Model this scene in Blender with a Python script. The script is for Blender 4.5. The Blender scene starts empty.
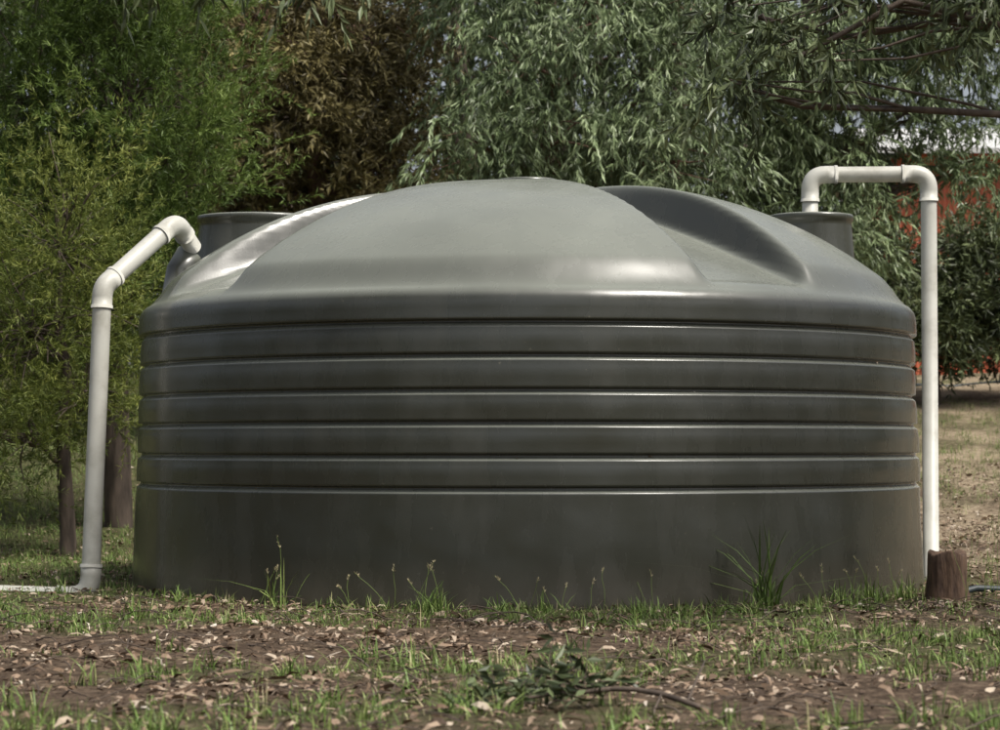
import bpy, math, numpy as np
from mathutils import Vector
scene=bpy.context.scene
F=2337.0; CH=0.705; CY=-12.0
def px(x,y,d):
    return ((x-500)*d/F, CY+d, CH+(445-y)*d/F)
# ------------------------------------------------------------ noise
def vnoise(x,y,seed=0):
    x=np.asarray(x,float);y=np.asarray(y,float)
    xi=np.floor(x).astype(np.int64);yi=np.floor(y).astype(np.int64)
    fx=x-xi;fy=y-yi
    fx=fx*fx*(3-2*fx);fy=fy*fy*(3-2*fy)
    def h(a,b):
        v=np.sin(a*127.1+b*311.7+seed*74.7)*43758.5453
        return v-np.floor(v)
    return (h(xi,yi)*(1-fx)+h(xi+1,yi)*fx)*(1-fy)+(h(xi,yi+1)*(1-fx)+h(xi+1,yi+1)*fx)*fy
def fbm(x,y,seed=0,o=3):
    s=0;a=1;t=0
    for i in range(o):
        s=s+a*vnoise(x*2**i,y*2**i,seed+i*7);t+=a;a*=.5
    return s/t
def sst(t):
    t=np.clip(t,0,1);return t*t*(3-2*t)
# ------------------------------------------------------------ mesh helpers
def link(o,parent=None):
    scene.collection.objects.link(o)
    if parent: o.parent=parent
    return o
def empty(name):
    e=bpy.data.objects.new(name,None);e.empty_display_size=.2
    return link(e)
def build(name,V,Q,mat,tint=None,parent=None,smooth=True,T=None):
    V=np.asarray(V,np.float32).reshape(-1,3)
    Q=np.asarray(Q,np.int32).reshape(-1,4)
    me=bpy.data.meshes.new(name)
    me.vertices.add(len(V));me.vertices.foreach_set('co',V.ravel())
    me.loops.add(Q.size);me.loops.foreach_set('vertex_index',Q.ravel())
    me.polygons.add(len(Q));me.polygons.foreach_set('loop_start',np.arange(0,Q.size,4,dtype=np.int32))
    try: me.polygons.foreach_set('loop_total',np.full(len(Q),4,np.int32))
    except Exception: pass
    me.update(calc_edges=True)
    me.polygons.foreach_set('use_smooth',np.full(len(Q),bool(smooth)))
    if tint is not None:
        tint=np.asarray(tint,np.float32)
        a=me.attributes.new('tint','FLOAT','FACE' if len(tint)==len(Q) else 'POINT')
        a.data.foreach_set('value',tint)
    me.materials.append(mat)
    return link(bpy.data.objects.new(name,me),parent)
class Acc:
    def __init__(s): s.V=[];s.Q=[];s.T=[];s.n=0
    def add(s,V,Q,t=None):
        V=np.asarray(V,float).reshape(-1,3);Q=np.asarray(Q,int).reshape(-1,4)
        s.V.append(V);s.Q.append(Q+s.n);s.n+=len(V)
        if t is None: t=np.full(len(Q),.5)
        s.T.append(np.broadcast_to(t,(len(Q),)))
    def make(s,name,mat,parent=None,smooth=True):
        return build(name,np.concatenate(s.V),np.concatenate(s.Q),mat,np.concatenate(s.T),parent,smooth)
def tube(P,R,seg=8,cap=False):
    P=np.asarray(P,float);n=len(P);R=np.broadcast_to(R,(n,))
    T=np.gradient(P,axis=0);T/=np.linalg.norm(T,axis=1)[:,None]+1e-9
    ref=np.array([0,0,1.]) if abs(T[0,2])<.8 else np.array([1.,0,0])
    u=np.cross(T[0],ref);u/=np.linalg.norm(u)
    a=np.linspace(0,2*np.pi,seg,endpoint=False)
    rings=[]
    for i in range(n):
        u=u-T[i]*np.dot(u,T[i]);u/=np.linalg.norm(u)+1e-9
        w=np.cross(T[i],u)
        rings.append(P[i]+R[i]*(np.cos(a)[:,None]*u+np.sin(a)[:,None]*w))
    if cap:
        rings=[np.repeat(P[:1],seg,0)]+[rings[0]]+rings+[rings[-1]]+[np.repeat(P[-1:],seg,0)]
    V=np.concatenate(rings);m=len(rings)
    i=np.arange(m-1)[:,None]*seg;j=np.arange(seg)[None];k=(j+1)%seg
    Q=np.stack([i+j,i+k,i+seg+k,i+seg+j],-1).reshape(-1,4)
    return V,Q
def unit(v): return v/(np.linalg.norm(v,axis=-1,keepdims=True)+1e-9)
def leaves(rng,P,D,L,W):
    n=len(P);L=np.broadcast_to(L,(n,))[:,None];W=np.broadcast_to(W,(n,))[:,None]
    s=unit(np.cross(D,rng.normal(size=(n,3))))
    up=np.cross(s,D)
    bend=up*L*rng.uniform(-.12,.12,(n,1))
    V=np.stack([P,P+D*L*.42+s*W*.5+bend,P+D*L,P+D*L*.42-s*W*.5+bend],1).reshape(-1,3)
    Q=np.arange(n*4).reshape(n,4)
    return V,Q
# ------------------------------------------------------------ materials
def newmat(name):
    m=bpy.data.materials.new(name);m.use_nodes=True
    nt=m.node_tree;nt.nodes.clear()
    out=nt.nodes.new('ShaderNodeOutputMaterial')
    return m,nt,out
def N(nt,t,**kw):
    n=nt.nodes.new(t)
    for k,v in kw.items():
        if k in n.inputs: n.inputs[k].default_value=v
        else: setattr(n,k,v)
    return n
def ramp(nt,stops,inp=None):
    r=nt.nodes.new('ShaderNodeValToRGB');e=r.color_ramp.elements
    while len(e)<len(stops): e.new(.5)
    for i,(p,c) in enumerate(stops):
        e[i].position=p;e[i].color=(*c,1)
    if inp: nt.links.new(inp,r.inputs[0])
    return r
def leafmat(name,stops,trans=.35,rough=.5,spec=.3):
    m,nt,out=newmat(name)
    at=N(nt,'ShaderNodeAttribute',attribute_name='tint')
    r=ramp(nt,stops,at.outputs['Fac'])
    p=N(nt,'ShaderNodeBsdfPrincipled',Roughness=rough)
    p.inputs['Specular IOR Level'].default_value=spec
    nt.links.new(r.outputs[0],p.inputs['Base Color'])
    if trans>0:
        tr=N(nt,'ShaderNodeBsdfTranslucent')
        mx=N(nt,'ShaderNodeMixShader');mx.inputs[0].default_value=trans
        nt.links.new(r.outputs[0],tr.inputs['Color'])
        nt.links.new(p.outputs[0],mx.inputs[1]);nt.links.new(tr.outputs[0],mx.inputs[2])
        nt.links.new(mx.outputs[0],out.inputs[0])
    else: nt.links.new(p.outputs[0],out.inputs[0])
    return m
M_wattle=leafmat('wattle_leaf',[(0,(.035,.06,.012)),(.5,(.10,.155,.032)),(1,(.24,.32,.08))],.25)
M_wattle2=leafmat('wattle_leaf_yellow',[(0,(.055,.075,.015)),(.5,(.14,.175,.035)),(1,(.32,.34,.085))],.25)
M_euc=leafmat('eucalyptus_leaf',[(0,(.05,.072,.028)),(.5,(.16,.215,.095)),(1,(.40,.48,.27))],0,.42,.4)
M_eucd=leafmat('eucalyptus_leaf_dark',[(0,(.03,.04,.018)),(.5,(.085,.11,.045)),(1,(.22,.26,.12))],0,.42,.4)
M_brown=leafmat('olive_leaf',[(0,(.05,.042,.016)),(.5,(.15,.125,.048)),(1,(.30,.26,.11))],0)
M_far=leafmat('distant_leaf',[(0,(.03,.042,.018)),(.5,(.085,.11,.045)),(1,(.18,.21,.10))],.0)
M_grass=leafmat('grass_blade',[(0,(.06,.095,.02)),(.42,(.14,.22,.05)),(.66,(.26,.31,.10)),(.8,(.42,.37,.21)),(1,(.52,.44,.29))],0)
M_litter=leafmat('leaf_litter_mat',[(0,(.035,.022,.015)),(.28,(.13,.085,.052)),(.55,(.27,.19,.13)),(.85,(.45,.37,.28)),(1,(.62,.56,.48))],.0,.6,.25)
def barkmat(name,c1,c2,sc=6):
    m,nt,out=newmat(name)
    tc=N(nt,'ShaderNodeTexCoord');mp=N(nt,'ShaderNodeMapping');mp.inputs['Scale'].default_value=(sc,sc,sc*.25)
    nz=N(nt,'ShaderNodeTexNoise',Scale=3.0,Detail=6.0)
    nt.links.new(tc.outputs['Object'],mp.inputs[0]);nt.links.new(mp.outputs[0],nz.inputs['Vector'])
    r=ramp(nt,[(.3,c1),(.7,c2)],nz.outputs['Fac'])
    p=N(nt,'ShaderNodeBsdfPrincipled',Roughness=.85);nt.links.new(r.outputs[0],p.inputs['Base Color'])
    b=N(nt,'ShaderNodeBump',Strength=.6,Distance=.02);nt.links.new(nz.outputs['Fac'],b.inputs['Height']);nt.links.new(b.outputs[0],p.inputs['Normal'])
    nt.links.new(p.outputs[0],out.inputs[0]);return m
M_bark=barkmat('bark',(.035,.025,.018),(.14,.105,.08))
M_barkr=barkmat('bark_reddish',(.06,.03,.02),(.22,.13,.09))
M_stump=barkmat('stump_wood',(.05,.028,.018),(.15,.09,.055),14)
def tankmat():
    m,nt,out=newmat('tank_plastic');L=nt.links.new
    tc=N(nt,'ShaderNodeTexCoord')
    n1=N(nt,'ShaderNodeTexNoise',Scale=1.3,Detail=5.0);L(tc.outputs['Object'],n1.inputs['Vector'])
    mp=N(nt,'ShaderNodeMapping');mp.inputs['Scale'].default_value=(4,4,1.2);L(tc.outputs['Object'],mp.inputs[0])
    n2=N(nt,'ShaderNodeTexNoise',Scale=1.6,Detail=5.0,Roughness=.6);L(mp.outputs[0],n2.inputs['Vector'])
    n3=N(nt,'ShaderNodeTexNoise',Scale=160.0,Detail=2.0);L(tc.outputs['Object'],n3.inputs['Vector'])
    base=ramp(nt,[(.3,(.031,.033,.025)),(.7,(.044,.046,.035))],n1.outputs['Fac'])
    st=ramp(nt,[(.48,(0,0,0)),(.8,(1,1,1))],n2.outputs['Fac'])
    mx=N(nt,'ShaderNodeMix',data_type='RGBA');mx.inputs[7].default_value=(.11,.108,.088,1)
    ml=N(nt,'ShaderNodeMath',operation='MULTIPLY');ml.inputs[1].default_value=.22;L(st.outputs[0],ml.inputs[0])
    L(ml.outputs[0],mx.inputs[0]);L(base.outputs[0],mx.inputs[6])
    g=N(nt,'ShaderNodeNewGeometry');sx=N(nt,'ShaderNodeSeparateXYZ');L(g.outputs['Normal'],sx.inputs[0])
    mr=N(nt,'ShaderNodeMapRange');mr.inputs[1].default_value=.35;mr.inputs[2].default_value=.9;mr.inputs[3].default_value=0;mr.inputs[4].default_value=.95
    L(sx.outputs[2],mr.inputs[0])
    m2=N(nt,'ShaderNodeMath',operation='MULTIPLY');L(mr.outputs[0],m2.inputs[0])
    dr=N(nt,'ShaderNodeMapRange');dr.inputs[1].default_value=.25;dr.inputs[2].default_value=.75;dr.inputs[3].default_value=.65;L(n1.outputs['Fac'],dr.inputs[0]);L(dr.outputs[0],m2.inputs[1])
    mx2=N(nt,'ShaderNodeMix',data_type='RGBA');mx2.inputs[7].default_value=(.255,.27,.23,1)  # pale dust tint on upward faces, also painting in the dome's sky sheen
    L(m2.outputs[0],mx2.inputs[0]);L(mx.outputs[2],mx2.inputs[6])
    sp=N(nt,'ShaderNodeSeparateXYZ');L(tc.outputs['Object'],sp.inputs[0])
    fr=N(nt,'ShaderNodeMapRange');fr.inputs[1].default_value=.02;fr.inputs[2].default_value=.22;fr.inputs[3].default_value=.8;fr.inputs[4].default_value=0
    L(sp.outputs[2],fr.inputs[0])
    m3=N(nt,'ShaderNodeMath',operation='MULTIPLY');L(fr.outputs[0],m3.inputs[0]);L(n2.outputs['Fac'],m3.inputs[1])
    mx3=N(nt,'ShaderNodeMix',data_type='RGBA');mx3.inputs[7].default_value=(.11,.09,.065,1)
    L(m3.outputs[0],mx3.inputs[0]);L(mx2.outputs[2],mx3.inputs[6])
    vo=N(nt,'ShaderNodeTexNoise',Scale=38.0,Detail=3.0,Roughness=.7);L(tc.outputs['Object'],vo.inputs['Vector'])
    vr=ramp(nt,[(.70,(0,0,0)),(.76,(.5,.5,.5))],vo.outputs['Fac'])
    mx4=N(nt,'ShaderNodeMix',data_type='RGBA');mx4.inputs[7].default_value=(.2,.18,.14,1)
    L(vr.outputs[0],mx4.inputs[0]);L(mx3.outputs[2],mx4.inputs[6])
    p=N(nt,'ShaderNodeBsdfPrincipled');p.inputs['Specular IOR Level'].default_value=.75
    rr=N(nt,'ShaderNodeMapRange');rr.inputs[1].default_value=.3;rr.inputs[2].default_value=.7;rr.inputs[3].default_value=.20;rr.inputs[4].default_value=.34;L(n2.outputs['Fac'],rr.inputs[0])
    L(rr.outputs[0],p.inputs['Roughness']);L(mx4.outputs[2],p.inputs['Base Color'])
    b=N(nt,'ShaderNodeBump',Strength=.12,Distance=.002);L(n3.outputs['Fac'],b.inputs['Height'])
    b2=N(nt,'ShaderNodeBump',Strength=.35,Distance=.03);n4=N(nt,'ShaderNodeTexNoise',Scale=3.2,Detail=1.5);L(tc.outputs['Object'],n4.inputs['Vector'])
    L(n4.outputs['Fac'],b2.inputs['Height']);L(b.outputs[0],b2.inputs['Normal']);L(b2.outputs[0],p.inputs['Normal'])
    L(p.outputs[0],out.inputs[0]);return m
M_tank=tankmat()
def pvcmat():
    m,nt,out=newmat('pvc');L=nt.links.new
    tc=N(nt,'ShaderNodeTexCoord');n1=N(nt,'ShaderNodeTexNoise',Scale=5.0,Detail=7.0,Roughness=.65);L(tc.outputs['Object'],n1.inputs['Vector'])
    r=ramp(nt,[(.3,(.34,.33,.28)),(.5,(.48,.475,.425)),(.8,(.56,.56,.51))],n1.outputs['Fac'])
    p=N(nt,'ShaderNodeBsdfPrincipled',Roughness=.45);L(r.outputs[0],p.inputs['Base Color']);L(p.outputs[0],out.inputs[0]);return m
M_pvc=pvcmat()
def simple(name,c,rough=.7,n=.3,sc=8):
    m,nt,out=newmat(name);L=nt.links.new
    tc=N(nt,'ShaderNodeTexCoord');n1=N(nt,'ShaderNodeTexNoise',Scale=float(sc),Detail=5.0);L(tc.outputs['Object'],n1.inputs['Vector'])
    r=ramp(nt,[(.3,tuple(x*(1-n) for x in c)),(.7,tuple(min(1,x*(1+n)) for x in c))],n1.outputs['Fac'])
    p=N(nt,'ShaderNodeBsdfPrincipled',Roughness=rough);L(r.outputs[0],p.inputs['Base Color']);L(p.outputs[0],out.inputs[0]);return m
# ------------------------------------------------------------ ground
TX=.14
def gh(x,y):
    x=np.asarray(x,float);y=np.asarray(y,float)
    rise=1.5*sst((y-1.5)/13)+.03*np.maximum(y-15,0)*(y<60)+.03*45*(y>=60)
    b=(fbm(x*1.3,y*1.3,3)-.5)*.07+(fbm(x*6,y*6,9,2)-.5)*.025
    dist=np.hypot(x-TX,y)
    return rise*sst((dist-2.0)/1.2)+b*sst((dist-1.95)/.5)
def pathm(x,y):
    return sst((x-1.6+.5*(fbm(x*1.5,y*1.5,41)-.5))/.8)*sst((y-.5)/1.5)
def grassd(x,y):
    g=fbm(x*1.3+5,y*1.9+2,21,4)
    g=sst((g-.41)/.2)
    left=sst((-.6-x)/1.5)*sst((y+1.2)/2.)
    band=np.exp(-((y+2.6)/.6)**2)
    rightg=np.exp(-((y+2.7)/1.0)**2)*sst((x-.6)/.9)*.6
    farl=.25*sst((-.8-x)/1)
    far=.7*pathm(x,y)*sst((fbm(x*1.1,y*.9,63,3)-.44)/.12)
    v=g*.65+left+band*(.1+.5*g)+rightg*(.25+g)+farl*g
    return np.clip(v*(1-.85*pathm(x,y))+far,0,1)
def axis(a,b,step,lim,grow=1.25):
    c=list(np.arange(a,b+1e-6,step));s=step;p=b
    while p<lim: s*=grow;p+=s;c.append(p)
    s=step;p=a;pre=[]
    while p>-lim: s*=grow;p-=s;pre.append(p)
    return np.array(pre[::-1]+c)
ax=axis(-4.5,5,.05,190);ay=axis(-7.5,8,.055,190)
X,Y=np.meshgrid(ax,ay);Z=gh(X,Y)
nx,ny=len(ax),len(ay)
i=np.arange(ny-1)[:,None]*nx;j=np.arange(nx-1)[None]
Q=np.stack([i+j,i+j+1,i+nx+j+1,i+nx+j],-1).reshape(-1,4)
def groundmat():
    m,nt,out=newmat('ground_soil');L=nt.links.new
    tc=N(nt,'ShaderNodeTexCoord');at=N(nt,'ShaderNodeAttribute',attribute_name='tint')
    n1=N(nt,'ShaderNodeTexNoise',Scale=22.0,Detail=9.0,Roughness=.72);L(tc.outputs['Object'],n1.inputs['Vector'])
    n2=N(nt,'ShaderNodeTexNoise',Scale=1.6,Detail=6.0);L(tc.outputs['Object'],n2.inputs['Vector'])
    r=ramp(nt,[(.3,(.03,.02,.014)),(.48,(.09,.063,.043)),(.6,(.165,.12,.083)),(.74,(.30,.235,.17))],n1.outputs['Fac'])
    gr=ramp(nt,[(.3,(.035,.05,.015)),(.7,(.10,.125,.04))],n1.outputs['Fac'])
    sa=ramp(nt,[(.3,(.14,.105,.07)),(.5,(.29,.23,.155)),(.72,(.46,.39,.28))],n1.outputs['Fac'])
    mx=N(nt,'ShaderNodeMix',data_type='RGBA')
    fm=N(nt,'ShaderNodeMath',operation='MULTIPLY');fm.inputs[1].default_value=.6;L(at.outputs['Fac'],fm.inputs[0])
    L(fm.outputs[0],mx.inputs[0]);L(r.outputs[0],mx.inputs[6]);L(gr.outputs[0],mx.inputs[7])
    a2=N(nt,'ShaderNodeAttribute',attribute_name='sand')
    mx2=N(nt,'ShaderNodeMix',data_type='RGBA')
    mr=N(nt,'ShaderNodeMapRange');mr.inputs[1].default_value=.42;mr.inputs[2].default_value=.58;mr.inputs[3].default_value=.2;mr.inputs[4].default_value=1.0;L(n2.outputs['Fac'],mr.inputs[0])
    mm=N(nt,'ShaderNodeMath',operation='MULTIPLY');L(a2.outputs['Fac'],mm.inputs[0]);L(mr.outputs[0],mm.inputs[1])
    L(mm.outputs[0],mx2.inputs[0]);L(mx.outputs[2],mx2.inputs[6]);L(sa.outputs[0],mx2.inputs[7])
    p=N(nt,'ShaderNodeBsdfPrincipled',Roughness=.95);p.inputs['Specular IOR Level'].default_value=.15
    b=N(nt,'ShaderNodeBump',Strength=.9,Distance=.03);L(n1.outputs['Fac'],b.inputs['Height']);L(b.outputs[0],p.inputs['Normal'])
    L(mx2.outputs[2],p.inputs['Base Color']);L(p.outputs[0],out.inputs[0]);return m
G=grassd(X,Y)
g_ob=build('ground',np.stack([X,Y,Z],-1),Q,groundmat(),G.ravel())
sand=pathm(X,Y)*(1-sst((Y-17)/4))
a=g_ob.data.attributes.new('sand','FLOAT','POINT');a.data.foreach_set('value',sand.ravel().astype(np.float32))
# ------------------------------------------------------------ tank
tank=empty('water_tank');tank.location=(TX,0,0)
NT=640
gz=[1.239,1.094,.944,.803,.658,.517]
prof=[(2.0,-.06),(2.003,.0),(2.002,.03)]
zs=sorted(gz)
def Rw(z): return 2.0-.042*z/1.3
for k,zc in enumerate(zs):
    zlo=prof[-1][1];top=zc-.034
    for t in np.linspace(0,1,7)[1:-1]:
        z=zlo+(top-zlo)*t
        prof.append((Rw(z)+.002*math.sin(math.pi*t),z))
    r0=Rw(zc);big=(k==5);e=.012 if big else 0.
    dd=.014 if big else .020
    prof+= [(r0,zc-.032),(r0,zc-.026),(r0-.0005,zc-.0225),(r0-.004,zc-.0185),(r0-dd*.6,zc-.012),(r0-dd*.93,zc-.006),(r0-dd,zc-.001),(r0-dd,zc+.004),(r0-dd*.9,zc+.0065),(r0-.003+e,zc+.0085),(r0+e,zc+.0115),(r0+e,zc+.017),(r0+e,zc+.025)]
for z,r in [(1.275,1.971),(1.30,1.971),(1.32,1.970),(1.34,1.967),(1.357,1.961),(1.372,1.951),(1.386,1.938)]:
    prof.append((r,z))
th=np.linspace(0,2*np.pi,NT,endpoint=False)
rows=[]
aa=th+np.pi
for r,z in prof:
    w=sst(np.minimum(th,2*np.pi-th)/.3)
    dn=(fbm(th*2.6+9,np.full_like(th,z*3.0),31,2)-.5)*.016*min(1,max(0,(z-.05)*5))*w
    rows.append(np.stack([(r+dn)*np.sin(aa),-(r+dn)*np.cos(aa),np.full_like(th,z)],-1))
def roofz(x,y):
    r=np.hypot(x,y);a=np.arctan2(x,-y)
    zd=1.37+.66*(1-(r/2.0)**2.8)
    zv=1.375+.60*(1-(np.minimum(r,1.96)/1.96)**1.35)
    dmin=np.full_like(r,9.)
    for k in range(4):
        av=math.radians(33.5+90*k)
        c=np.cos(a-av);d=np.where(c>0,r*np.abs(np.sin(a-av)),9.)
        dmin=np.minimum(dmin,d)
    hw=.155+.055*r
    m=sst((dmin-hw)/.085)
    m=np.maximum(m,sst((.36-r)/.12))
    z=zv+(zd-zv)*m
    z=z+.04*sst((.165-r)/.014)
    t=sst((1.925-r)/.13)
    z=(1.393+(1.925-r)*.75)*(1-t)+z*t
    return z+.006*(fbm(x*1.5+4,y*1.5+4,88,2)-.5)*sst((1.9-r)/.2)
rr_=np.concatenate([np.linspace(1.925,1.6,30),np.linspace(1.59,.2,100)[1:],np.linspace(.185,.14,16),np.linspace(.13,0.0005,6)])
for r in rr_:
    x=r*np.sin(aa);y=-r*np.cos(aa)
    rows.append(np.stack([x,y,roofz(x,y)],-1))
V=np.concatenate(rows);m=len(rows)
i=np.arange(m-1)[:,None]*NT;j=np.arange(NT)[None];k=(j+1)%NT
Q=np.stack([i+j,i+k,i+NT+k,i+NT+j],-1).reshape(-1,4)
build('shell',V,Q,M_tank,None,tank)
def turret(name,cx,cy,rx,ry,z0,z1,rot=0,flare=1.18):
    P=[(flare,z0),(flare*.98,z0+.05),(1.06,z0+.18*(z1-z0)/.3),(1.0,z1-.06),(1.0,z1-.035),(1.035,z1-.03),(1.04,z1-.008),(1.02,z1),(.95,z1+.003),(.9,z1-.004),(.5,z1+.006),(0.001,z1+.008)]
    t=np.linspace(0,2*np.pi,64,endpoint=False);R=[]
    for s,z in P:
        x=s*rx*np.cos(t);y=s*ry*np.sin(t)
        R.append(np.stack([cx+x*math.cos(rot)-y*math.sin(rot),cy+x*math.sin(rot)+y*math.cos(rot),np.full_like(t,z)],-1))
    V=np.concatenate(R);i=np.arange(len(R)-1)[:,None]*64;j=np.arange(64)[None];k=(j+1)%64
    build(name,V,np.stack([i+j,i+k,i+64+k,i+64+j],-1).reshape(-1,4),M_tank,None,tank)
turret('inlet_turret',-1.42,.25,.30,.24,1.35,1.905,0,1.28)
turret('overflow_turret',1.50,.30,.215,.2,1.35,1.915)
V,Q=tube([(-1.80,-.06,1.45),(-1.78,-.05,1.60),(-1.735,-.02,1.69)],[.075,.07,.066],24,True)
build('inlet_neck',V,Q,M_tank,None,tank)
# ------------------------------------------------------------ pipes
def pipeline(name,pts,r=.0455,bend=.10,caps=True):
    par=empty(name);pts=[np.array(p,float) for p in pts]
    path=[pts[0]];bends=[]
    for a,b,c in zip(pts[:-2],pts[1:-1],pts[2:]):
        u=unit(a-b);v=unit(c-b)
        ang=math.acos(np.clip(np.dot(u,v),-1,1));tl=min(bend/math.tan(ang/2),bend*1.2)
        A=b+u*tl;C=b+v*tl
        cur=[(1-t)**2*A+2*t*(1-t)*b+t*t*C for t in np.linspace(0,1,11)]
        path+=cur;bends.append([A+u*.055]+[A+u*.002]+cur+[C+v*.002]+[C+v*.055])
    path.append(pts[-1])
    V,Q=tube(path,r,28,True);build('pipe_run',V,Q,M_pvc,None,par)
    for bd in bends:
        V,Q=tube(bd,r+.0045,28,True);build('elbow',V,Q,M_pvc,None,par)
        for e,o in ((bd[0],bd[1]),(bd[-1],bd[-2])):
            d=unit(e-o);V,Q=tube([e-d*.012,e+d*.004],r+.008,28,True);build('collar',V,Q,M_pvc,None,par)
    return par
pl=pipeline('downpipe',[(-4.2,-.75,.045),px(91,597,11.3),px(102,287,11.4),px(175,221,11.75),px(192,247,11.95)])
pr=pipeline('downpipe',[px(811,214,12.3),px(811,174,12.3),px(930,173,12.3),px(930,590,12.3)],r=.042,bend=.085)
# ------------------------------------------------------------ trees
def limb(acc,rng,a,b,r0,r1,seg=7,n=7,wob=.06):
    a=np.array(a,float);b=np.array(b,float);Ld=np.linalg.norm(b-a)
    t=np.linspace(0,1,n)[:,None];P=a+(b-a)*t
    w=rng.normal(size=(n,3))*wob*Ld;w[0]=0;w[-1]=0
    w[1:-1]=(w[1:-1]+w[:-2]*.5+w[2:]*.5)/1.5
    P=P+w;P[:,2]+=.08*Ld*np.sin(np.pi*t[:,0])
    V,Q=tube(P,np.linspace(r0,r1,n),seg);acc.add(V,Q)
    return P
def tree(name,base,top,tr,blobs,mat,bark,nclump,nspray,k,L,W,seed,S=.3,droop=.5,spread=.5,out=.5,up=0.,csig=.10,twigs=True,shell=.5,lz=0.,lr=.35):
    rng=np.random.default_rng(seed)
    par=empty(name);w=Acc()
    bz=float(gh(base[0],base[1]))-.1
    T=limb(w,rng,(base[0],base[1],bz),top,tr,tr*.3,12,12,.015)
    vol=np.array([b[3]*b[4]*b[5] for b in blobs])**.75;vol/=vol.sum()
    CC=[];BD=[];CT=[]
    for bi,b in enumerate(blobs):
        c=np.array(b[:3]);n=max(4,int(nclump*vol[bi]))
        z=c[2]-.25*np.hypot(c[0]-top[0],c[1]-top[1])-.3*b[5]+lz
        ti=int(np.argmin(abs(T[:,2]-z)));LP=limb(w,rng,T[ti],c,max(.012,tr*lr),.010,7,8,.05)
        u=unit(rng.normal(size=(n,3)));rad=shell+(1-shell)*rng.uniform(0,1,(n,1))**.6
        q=c+u*rad*np.array(b[3:6])*(1+.22*rng.normal(size=(n,1)))
        g=gh(q[:,0],q[:,1])+.15
        q[:,2]=np.maximum(q[:,2],g)
        CC.append(q);BD.append(u);CT.append(rng.uniform(-.3,.3,n)+.0)
        if twigs:
            for p in q:
                s=LP[rng.integers(3,8)]
                limb(w,rng,s,p,.008,.003,4,4,.07)
    CC=np.concatenate(CC);BD=np.concatenate(BD);CT=np.concatenate(CT)
    n=len(CC)
    O=np.repeat(CC,nspray,0)+rng.normal(size=(n*nspray,3))*csig
    D=unit(np.repeat(BD,nspray,0)*out+rng.normal(size=(n*nspray,3))*.55+np.array([0,0,up]))
    Sl=S*rng.uniform(.5,1.3,(n*nspray,1));ct=np.repeat(CT,nspray)+rng.uniform(-.1,.1,n*nspray)
    t=rng.uniform(0.05,1,(n*nspray,k,1))
    P=O[:,None]+D[:,None]*Sl[:,None]*t
    P[...,2]-=(droop*.6*Sl*t[...,0]**2)
    ld=unit(D[:,None]*.7+rng.normal(size=P.shape)*spread+np.array([0,0,-droop]))
    P=P.reshape(-1,3);ld=ld.reshape(-1,3);mm=len(P)
    V,Q=leaves(rng,P,ld,L*rng.uniform(.6,1.25,mm),W*rng.uniform(.7,1.2,mm))
    tint=np.clip(.45+np.repeat(ct,k)+rng.normal(size=mm)*.14,0,1)
    build('foliage',V,Q,mat,tint,par,smooth=False)
    w.make('trunk',bark,par)
    return par
def B(x,y,d,rx,ry,rz):
    p=px(x,y,d);return (*p,rx,ry,rz)
tree('wattle_tree',(px(120,0,16)[0],4.0),px(110,-330,16),.10,
 [B(50,-30,16,.8,.9,.7),B(140,-20,16,.45,.7,.6),B(20,100,16,.7,.8,.6),B(130,100,15.8,.72,.7,.6),B(185,190,15.8,.5,.5,.5),B(60,220,16,.85,.8,.65),B(150,290,15.8,.6,.6,.55),B(20,340,16,.8,.7,.7)],
 M_wattle,M_bark,330,16,42,.055,.0080,11,S=.40,droop=-.05,spread=.42,out=.5,up=.5,csig=.10,shell=.6)
tree('wattle_tree',(px(68,0,14.4)[0],2.4),px(58,240,14.4),.055,
 [B(60,250,14.4,.42,.5,.5),B(20,330,14.2,.5,.5,.45),B(90,400,14.3,.28,.4,.35),B(20,440,14.2,.35,.4,.25)],
 M_wattle2,M_bark,150,9,36,.05,.0065,12,S=.36,droop=.0,spread=.48,out=.6,up=.35)
tree('blackwood_tree',(px(310,0,20)[0],8.0),px(310,-300,20),.13,
 [B(300,110,20,.9,.9,.8),B(250,20,20,.8,.8,.6),B(370,40,20.3,.5,.8,.6),B(380,170,20,.45,.7,.5),B(240,190,20,.7,.7,.6)],
 M_brown,M_barkr,260,11,24,.085,.021,13,S=.32,droop=.3,spread=.6)
tree('eucalyptus_tree',(px(548,0,19)[0],7.0),px(560,-420,19),.11,
 [B(520,60,18.6,.5,.6,.4),B(600,20,18.6,.6,.6,.45),B(475,140,18.4,.33,.5,.35),B(560,140,18.2,.5,.5,.35),B(640,100,18.4,.45,.5,.4),B(680,160,18.4,.5,.6,.35),B(490,-20,19,.42,.6,.5),B(690,10,18.8,.55,.6,.5),B(610,190,18.8,.7,.4,.35),B(560,-200,19,1.0,1,.6)],
 M_euc,M_barkr,180,17,22,.09,.016,14,S=.36,droop=.95,spread=.34,out=.3,csig=.11,shell=.6)
tree('eucalyptus_tree',(px(800,0,20)[0],8.2),px(800,-420,20),.13,
 [B(760,120,20,.6,.6,.5),B(830,160,20,.6,.6,.5),B(780,40,20,.8,.7,.6),B(880,50,20,.6,.7,.5),B(970,45,20.3,.4,.6,.3),B(850,230,20,.35,.5,.4),B(720,190,20,.5,.5,.4),B(960,-20,20,.6,.7,.5),B(790,240,20.6,.6,.5,.5),B(920,120,20,.16,.3,.14),B(985,110,20,.2,.3,.12),B(960,165,20,.16,.3,.14),B(1000,175,20,.1,.3,.14)],
 M_euc,M_bark,230,14,20,.10,.0175,15,S=.36,droop=.85,spread=.4,out=.35,csig=.12)
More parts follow.
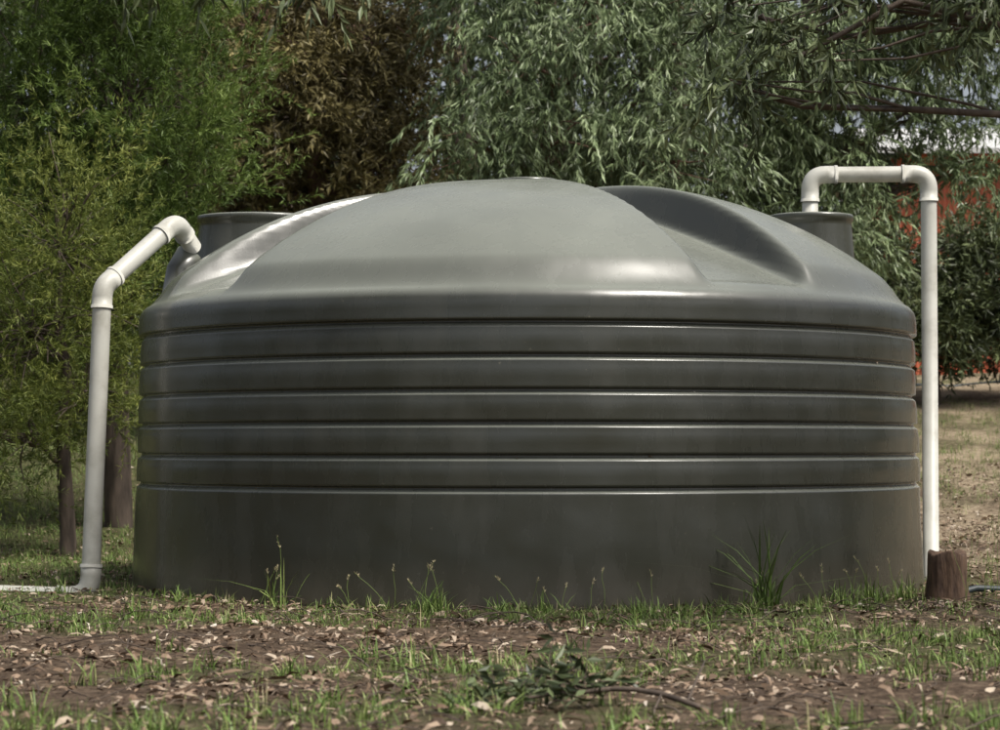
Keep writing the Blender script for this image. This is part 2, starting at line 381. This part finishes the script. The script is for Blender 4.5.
tree('shrub',(px(935,0,22)[0],10.0),px(930,240,22),.05,
 [B(900,300,22,.5,.6,.42),B(970,275,22.5,.5,.6,.3),B(865,260,22,.35,.6,.4),B(940,325,22,.45,.5,.25),B(1000,320,22,.35,.5,.28),B(1045,300,22,.5,.5,.4),B(985,235,22.4,.22,.4,.15)],
 M_eucd,M_bark,200,11,18,.10,.022,16,S=.3,droop=.2,spread=.6)
tree('gum_tree',(3.6,-2.6),(3.3,-2.9,6.5),.16,
 [B(965,15,8.8,.22,.3,.14),B(885,-5,8.8,.24,.3,.12),B(800,55,8.7,.17,.25,.09),B(760,15,8.9,.18,.25,.10),B(1010,-60,8.8,.5,.5,.2),B(850,-80,8.8,.4,.4,.12),B(730,80,8.8,.07,.1,.05),
  (3.9,-3.2,5.3,.8,.9,.5)],
 M_eucd,M_bark,210,5,13,.08,.017,17,S=.17,droop=.7,spread=.55,out=.3,csig=.05,shell=.3,lz=.25,lr=.14)
tree('gum_tree',(-3.3,-3.3),(-3.1,-3.4,6.5),.15,
 [B(350,-42,8.5,.2,.3,.07),B(290,-38,8.5,.2,.3,.07),B(200,-50,8.5,.22,.3,.08),B(100,-46,8.5,.25,.3,.08),(-3.0,-3.6,4.6,.8,.8,.5)],
 M_eucd,M_bark,130,4,13,.08,.017,18,S=.17,droop=.75,spread=.5,out=.3,csig=.05,shell=.3,lz=.9,lr=.14)
# distant trees: one mass all round the clearing
rng=np.random.default_rng(50)
def mass():
    w=Acc();par=empty('distant_trees');LV=[];LQ=[];LT=[];n0=0
    for q in range(125):
        if q<58:
            x=rng.uniform(-9,9) if q<40 else rng.uniform(-14,14);y=rng.uniform(12.5,20)
            if 3.2<x<8 and y<22: continue
            dens=1250;LL=.2;WW=.055
        else:
            a=rng.uniform(math.radians(35),math.radians(325));R=rng.uniform(18,30)
            x=R*math.sin(a);y=-3+R*math.cos(a);dens=380;LL=.42;WW=.17
        h=rng.uniform(5.0,7.4);g=float(gh(x,y))
        V,Q=tube([(x,y,g-.2),(x+.1,y,g+h*.4),(x+rng.uniform(-.4,.4),y,g+h*.85)],[.16,.1,.03],7);w.add(V,Q)
        nb=11
        for b in range(nb):
            hz=rng.uniform(.06,1)
            rr=1.7*(1-.5*abs(hz-.45))
            c=np.array([x+rng.normal()*rr*.5,y+rng.normal()*rr*.5,g+h*hz])
            n=int(dens/nb*1.6)
            u=unit(rng.normal(size=(n,3)));P=c+u*rng.uniform(.4,1,(n,1))*np.array([.95,.95,.7])*rng.uniform(.6,1.2)
            P[:,2]=np.maximum(P[:,2],g+.1)
            D=unit(u*.4+rng.normal(size=(n,3))*.5+[0,0,-.7])
            V,Q=leaves(rng,P,D,LL*rng.uniform(.6,1.3,n),WW*rng.uniform(.7,1.2,n))
            LV.append(V);LQ.append(Q+n0);n0+=len(V);LT.append(np.clip(rng.uniform(.1,.6)+rng.normal(size=n)*.14,0,1))
    build('foliage',np.concatenate(LV),np.concatenate(LQ),M_far,np.concatenate(LT),par,False)
    w.make('trunks',M_bark,par)
mass()
# ------------------------------------------------------------ red shed
shed=empty('red_shed')
M_red=simple('red_cladding',(.50,.13,.065),.55,.4,3)
M_roof=simple('pale_roof',(.6,.6,.58),.4,.1,2)
M_dark=simple('dark_glass',(.03,.035,.04),.2,.1,2)
sx0,sx1,sy0,sy1=4.7,10.0,15.5,20.0;zb=1.3;zt=4.15
def corr(a,b,n,z0,z1,nrm,name,mat):
    a=np.array(a);b=np.array(b);t=np.linspace(0,1,n);off=.012*np.sin(np.arange(n)*np.pi/2)
    P=a+(b-a)*t[:,None]+np.array(nrm)*off[:,None]
    V=np.concatenate([np.c_[P,np.full(n,z0)],np.c_[P,np.full(n,z1)]]);k=np.arange(n-1)
    build(name,V,np.stack([k,k+1,n+k+1,n+k],-1),mat,None,shed)
corr((sx0,sy0),(sx1,sy0),330,zb,zt,(0,-1),'front_wall',M_red)
corr((sx0,sy0),(sx0,sy1),260,zb,zt,(-1,0),'side_wall',M_red)
corr((sx0,sy1),(sx1,sy1),330,zb,zt,(0,1),'back_wall',M_red)
corr((sx1,sy0),(sx1,sy1),260,zb,zt,(1,0),'end_wall',M_red)
ym=(sy0+sy1)/2
def slab(name,c,mat,parent):
    c=np.array(c,float);lo=c-np.array([0,0,.06]);V=np.concatenate([c,lo])
    build(name,V,[(0,1,2,3),(7,6,5,4),(0,4,5,1),(1,5,6,2),(2,6,7,3),(3,7,4,0)],mat,None,parent,False)
slab('roof_front',[(sx0-.3,sy0-.35,zt+.02),(sx1+.3,sy0-.35,zt+.02),(sx1+.3,ym,zt+.6),(sx0-.3,ym,zt+.6)],M_roof,shed)
slab('roof_back',[(sx0-.3,ym+.003,zt+.6),(sx1+.3,ym+.003,zt+.6),(sx1+.3,sy1+.35,zt+.02),(sx0-.3,sy1+.35,zt+.02)],M_roof,shed)
build('window',[(7.4,sy0-.03,2.4),(8.5,sy0-.03,2.4),(8.5,sy0-.03,3.4),(7.4,sy0-.03,3.4)],[(0,1,2,3)],M_dark,None,shed,False)
# ------------------------------------------------------------ stump, hose, twigs
def stump():
    rng=np.random.default_rng(5);t=np.linspace(0,2*np.pi,40,endpoint=False)
    rad=.088*(1+.06*np.sin(5*t+1)+.04*np.sin(11*t)+.02*rng.normal(size=40))
    x0,y0,_=px(946,600,10.75);R=[]
    for s,z in [(1.25,-.05),(1.12,.02),(1.02,.09),(1,.17),(.98,.205),(.92,.213),(.6,.208),(.3,.214),(.001,.210)]:
        R.append(np.stack([x0+s*rad*np.cos(t),y0+s*rad*np.sin(t),z+.012*np.sin(3*t)*s],-1))
    V=np.concatenate(R);i=np.arange(len(R)-1)[:,None]*40;j=np.arange(40)[None];k=(j+1)%40
    build('tree_stump',V,np.stack([i+j,i+k,i+40+k,i+40+j],-1).reshape(-1,4),M_stump)
stump()
M_hose=simple('hose_dark',(.022,.032,.034),.5,.2,5)
P=[px(955,592,10.9),px(975,588,10.9),px(1000,589,11),px(1060,592,11)]
V,Q=tube(P,.016,12,True);build('garden_hose',V,Q,M_hose)
xs=np.linspace(4.1,6.6,20);P=[(x,11.6+.25*math.sin(x*3),float(gh(x,11.6))+.02) for x in xs]
V,Q=tube(P,.022,10,True);build('garden_hose',V,Q,M_hose)
# ------------------------------------------------------------ litter
rng=np.random.default_rng(77)
def intank(x,y,m=0): return np.hypot(x-TX,y)<2.0+m
def litter(acc,x,y,Lr,Wm,z=None):
    n=len(x)
    z=gh(x,y)+rng.uniform(.002,.018,n) if z is None else z
    a=rng.uniform(0,2*np.pi,n);tl=rng.normal(size=n)*.18
    D=np.stack([np.cos(a)*np.cos(tl),np.sin(a)*np.cos(tl),np.sin(tl)],-1)
    sd=unit(np.cross(D,np.array([0,0,1.])+rng.normal(size=(n,3))*.4));up=np.cross(sd,D)
    L=(Lr[0]+(Lr[1]-Lr[0])*rng.uniform(size=n)**1.5)[:,None];W=np.clip(Wm*(1+.45*rng.normal(size=(n,1))),Wm*.4,Wm*2)
    P=np.stack([x,y,z],-1);cv=rng.uniform(-.1,.3,(n,1))*L
    R=[]
    for t,ww,b in [(0,.15,0),(.3,1,1),(.68,.85,1),(1,.08,0)]:
        R.append(P+D*L*(t-.5)+sd*W*.5*ww+up*cv*b);R.append(P+D*L*(t-.5)-sd*W*.5*ww+up*cv*b)
    V=np.stack(R,1).reshape(-1,3);b0=np.arange(n)[:,None]*8
    Q=np.concatenate([b0+np.array([[0,1,3,2]]),b0+np.array([[2,3,5,4]]),b0+np.array([[4,5,7,6]])])
    acc.add(V,Q,np.tile(np.clip(rng.beta(1.3,1.9,n),0,1),3))
acc=Acc()
n=115000
y=rng.uniform(-7.2,7,n);x=rng.uniform(-3.2,4.8,n)
d=y-CY;keep=(~intank(x,y,-.0))&(abs(x)<d*.24+.3)&(rng.uniform(size=n)>grassd(x,y)*.5)&((y<-.3)|(abs(x)>1.9))
keep&=fbm(x*2.5,y*2.5,66,3)+rng.uniform(-.3,.3,n)>.40
x=x[keep];y=y[keep];h=len(x)*50//100
litter(acc,x[:h],y[:h],(.02,.08),.0125)
litter(acc,x[h:],y[h:],(.008,.035),.007)
n=60;a=rng.uniform(-1.4,1.4,n);zc=rng.choice(gz,n);r=1.985-.042*zc/1.3
litter(acc,TX+r*np.sin(a),-r*np.cos(a),(.008,.03),.006,zc-.008)
acc.make('leaf_litter',M_litter,smooth=False)
acc=Acc()
for q in range(520):
    y=rng.uniform(-7,-1.2);x=rng.uniform(-2.6,2.9)
    if intank(x,y,.05): continue
    a=rng.uniform(0,6.28);Ls=rng.uniform(.05,.30)
    p0=np.array([x,y,float(gh(x,y))+.012]);p1=p0+np.array([math.cos(a)*Ls,math.sin(a)*Ls,0]);p1[2]=float(gh(p1[0],p1[1]))+.015+rng.uniform(0,.02)
    limb(acc,rng,p0,p1,rng.uniform(.0012,.004),.001,5,5,.05)
acc.make('fallen_twigs',M_bark)
par=empty('fallen_branch');acc=Acc()
pts=[px(735,715,6.15),px(690,700,6.2),px(610,688,6.25),px(540,700,6.3),px(470,722,6.2)]
LP=limb(acc,rng,pts[0],pts[2],.009,.007,7,6,.03);LP2=limb(acc,rng,LP[-1],pts[4],.007,.004,7,6,.03)
limb(acc,rng,LP[3],px(640,735,5.9),.004,.002,5,5,.05);limb(acc,rng,LP[2],px(700,660,6.6),.004,.002,5,5,.05)
O=[]
for q in range(34):
    s=LP2[rng.integers(1,6)];e=s+np.array([rng.normal()*.08,rng.normal()*.10,abs(rng.normal())*.05]);e[2]=max(e[2],float(gh(e[0],e[1]))+.01)
    limb(acc,rng,s,e,.002,.001,4,3,.05);O+= [s+(e-s)*t for t in (.4,.6,.8,1)]
O=np.repeat(np.array(O),2,0);D=rng.normal(size=O.shape)*[1,1,.5];D=unit(D)
V,Q=leaves(rng,O,D,.065*rng.uniform(.6,1.2,len(O)),.018);build('leaves',V,Q,M_eucd,rng.uniform(.0,.6,len(O)),par,False)
acc.make('branch_wood',M_bark,par)
# ------------------------------------------------------------ grass
def blades(rng,base,h,lean,w,az=None):
    n=len(base);az=rng.uniform(0,2*np.pi,n) if az is None else az
    dr=np.stack([np.cos(az),np.sin(az),np.zeros(n)],-1);sd=np.stack([-np.sin(az+rng.normal(size=n)*.8),np.cos(az),np.zeros(n)],-1);sd=unit(sd)
    h=h[:,None];lean=lean[:,None];w=w[:,None];Z=np.array([0,0,1.])
    R=[]
    for t,ww in ((0,1),(.4,.9),(.75,.6),(1,.08)):
        p=base+Z*h*(t-.25*lean*t*t)+dr*h*lean*t*t
        R+= [p+sd*w*.5*ww,p-sd*w*.5*ww]
    V=np.stack(R,1).reshape(-1,3);b0=np.arange(n)[:,None]*8
    Q=np.concatenate([b0+np.array([[0,1,3,2]]),b0+np.array([[2,3,5,4]]),b0+np.array([[4,5,7,6]])])
    return V,Q
acc=Acc()
def tufts(x,y,hm,nb,sp,tint,w=.004,lean=.6):
    n=len(x);hm=np.broadcast_to(hm,(n,));x=np.repeat(x,nb);y=np.repeat(y,nb);h=np.repeat(hm,nb)*rng.uniform(.3,1.2,n*nb)
    x=x+rng.normal(size=len(x))*sp;y=y+rng.normal(size=len(x))*sp
    base=np.stack([x,y,gh(x,y)-.005],-1);ok=~intank(x,y,.0)
    t=np.repeat(np.broadcast_to(tint,(n,)),nb)+rng.normal(size=n*nb)*.17
    V,Q=blades(rng,base[ok],h[ok],np.abs(rng.normal(size=ok.sum()))*lean,w*rng.uniform(.6,1.3,ok.sum()))
    acc.add(V,Q,np.tile(np.clip(t[ok],0,1),3))
n=28000
y=rng.uniform(-7.0,12,n);x=rng.uniform(-4.6,5.2,n);d=y-CY
g=grassd(x,y);keep=(rng.uniform(size=n)<.7*g**1.4)&(abs(x)<d*.24+.3)&(~intank(x,y,.02))&((y<.2)|(abs(x)>1.7))
x=x[keep];y=y[keep]
tufts(x,y,.022+.045*rng.uniform(size=len(x))**2+.03*(y>0),9,.035,.36+.32*(fbm(x*2,y*2,8)-.35),.0034,.85)
n=1300
y=rng.uniform(-6.8,-2.0,n);x=rng.uniform(-2.5,2.8,n);k=(fbm(x*1.3+5,y*1.9+2,21,4)+rng.uniform(-.17,.12,n)>.45)&~intank(x,y,.03)
tufts(x[k],y[k],rng.uniform(.03,.10,k.sum()),18,.026,rng.uniform(.2,.55,k.sum()),.0045,.95)
a=np.radians(rng.uniform(-85,85,210));rr=2.02+np.abs(rng.normal(size=210))*.09
tufts(TX+rr*np.sin(a),-rr*np.cos(a),rng.uniform(.02,.075,210),10,.02,rng.uniform(.3,.7,210),.0033,.7)
for X0,hh,nb in [(275,.20,22),(430,.14,56),(437,.10,30),(500,.08,54),(545,.09,30),(640,.08,20),(840,.11,60),(870,.13,60),(905,.12,50),(330,.08,26),(180,.08,30),(60,.10,40)]:
    dx=10.0+.9*((X0-527)/395)**2
    p=px(X0,600,dx-.14);tufts(np.array([p[0]]),np.array([p[1]]),hh,nb,.03,.38,.0055,.7)
acc.make('grass',M_grass,smooth=False)
acc=Acc();p=px(765,600,10.12);tufts(np.full(2,p[0]),np.full(2,p[1]-.03),.38,22,.03,.10,.009,.9);acc.make('tussock_grass',M_grass,smooth=False)
acc=Acc()
for X0,hh in [(262,.24),(285,.28),(272,.2),(388,.18),(420,.26),(440,.2),(520,.2),(600,.18),(660,.2),(745,.2),(820,.2),(855,.16),(900,.2),(975,.5),(985,.42),(965,.36),(992,.3),(350,.14),(560,.13),(870,.22),(980,.6)]:
    dx=10.0+.9*((X0-527)/395)**2-.08
    if X0>950: dx=10.6
    for s_ in range(2):
        q=px(X0+rng.normal()*6,600,dx);q=np.array([q[0],q[1],float(gh(q[0],q[1]))]);e=q+np.array([rng.normal()*.06,rng.normal()*.04,hh*rng.uniform(.6,1.1)])
        LP=limb(acc,rng,q,e,.0012,.0007,4,6,.03)
        m_=12;O=LP[-1]+(LP[-2]-LP[-1])*rng.uniform(0,1,(m_,1));V,Q=leaves(rng,O,unit(rng.normal(size=(m_,3))*.4+[0,0,1]),np.full(m_,.014),np.full(m_,.0035));acc.add(V,Q,.9)
acc.make('seeding_grass',M_grass,smooth=False)
# ------------------------------------------------------------ light & camera
el=math.radians(58);az=math.radians(125)
sd=Vector((math.sin(az)*math.cos(el),math.cos(az)*math.cos(el),math.sin(el)))
w=bpy.data.worlds.new('World');scene.world=w;w.use_nodes=True;nt=w.node_tree
bg=nt.nodes['Background'];sky=nt.nodes.new('ShaderNodeTexSky');sky.sky_type='NISHITA';sky.sun_disc=False
sky.sun_elevation=el;sky.sun_rotation=az;sky.air_density=1.0;sky.dust_density=5.0
hs=nt.nodes.new('ShaderNodeHueSaturation');hs.inputs['Saturation'].default_value=.45
nt.links.new(sky.outputs[0],hs.inputs['Color']);nt.links.new(hs.outputs[0],bg.inputs[0]);bg.inputs[1].default_value=.15
sl=bpy.data.lights.new('sun','SUN');sl.energy=3.9;sl.angle=math.radians(14);sl.color=(1,.95,.87)
so=link(bpy.data.objects.new('sun',sl));so.rotation_euler=sd.to_track_quat('Z','Y').to_euler()
cam=bpy.data.cameras.new('camera');co=link(bpy.data.objects.new('camera',cam));scene.camera=co
co.location=(0,CY,CH);co.rotation_euler=(math.radians(90)+math.atan(80/F),0,0)
cam.sensor_width=36;cam.lens=36*F/1000;cam.clip_end=1000
cam.dof.use_dof=True;cam.dof.focus_distance=10.3;cam.dof.aperture_fstop=5.6
scene.view_settings.view_transform='Standard';scene.view_settings.look='None';scene.view_settings.exposure=0
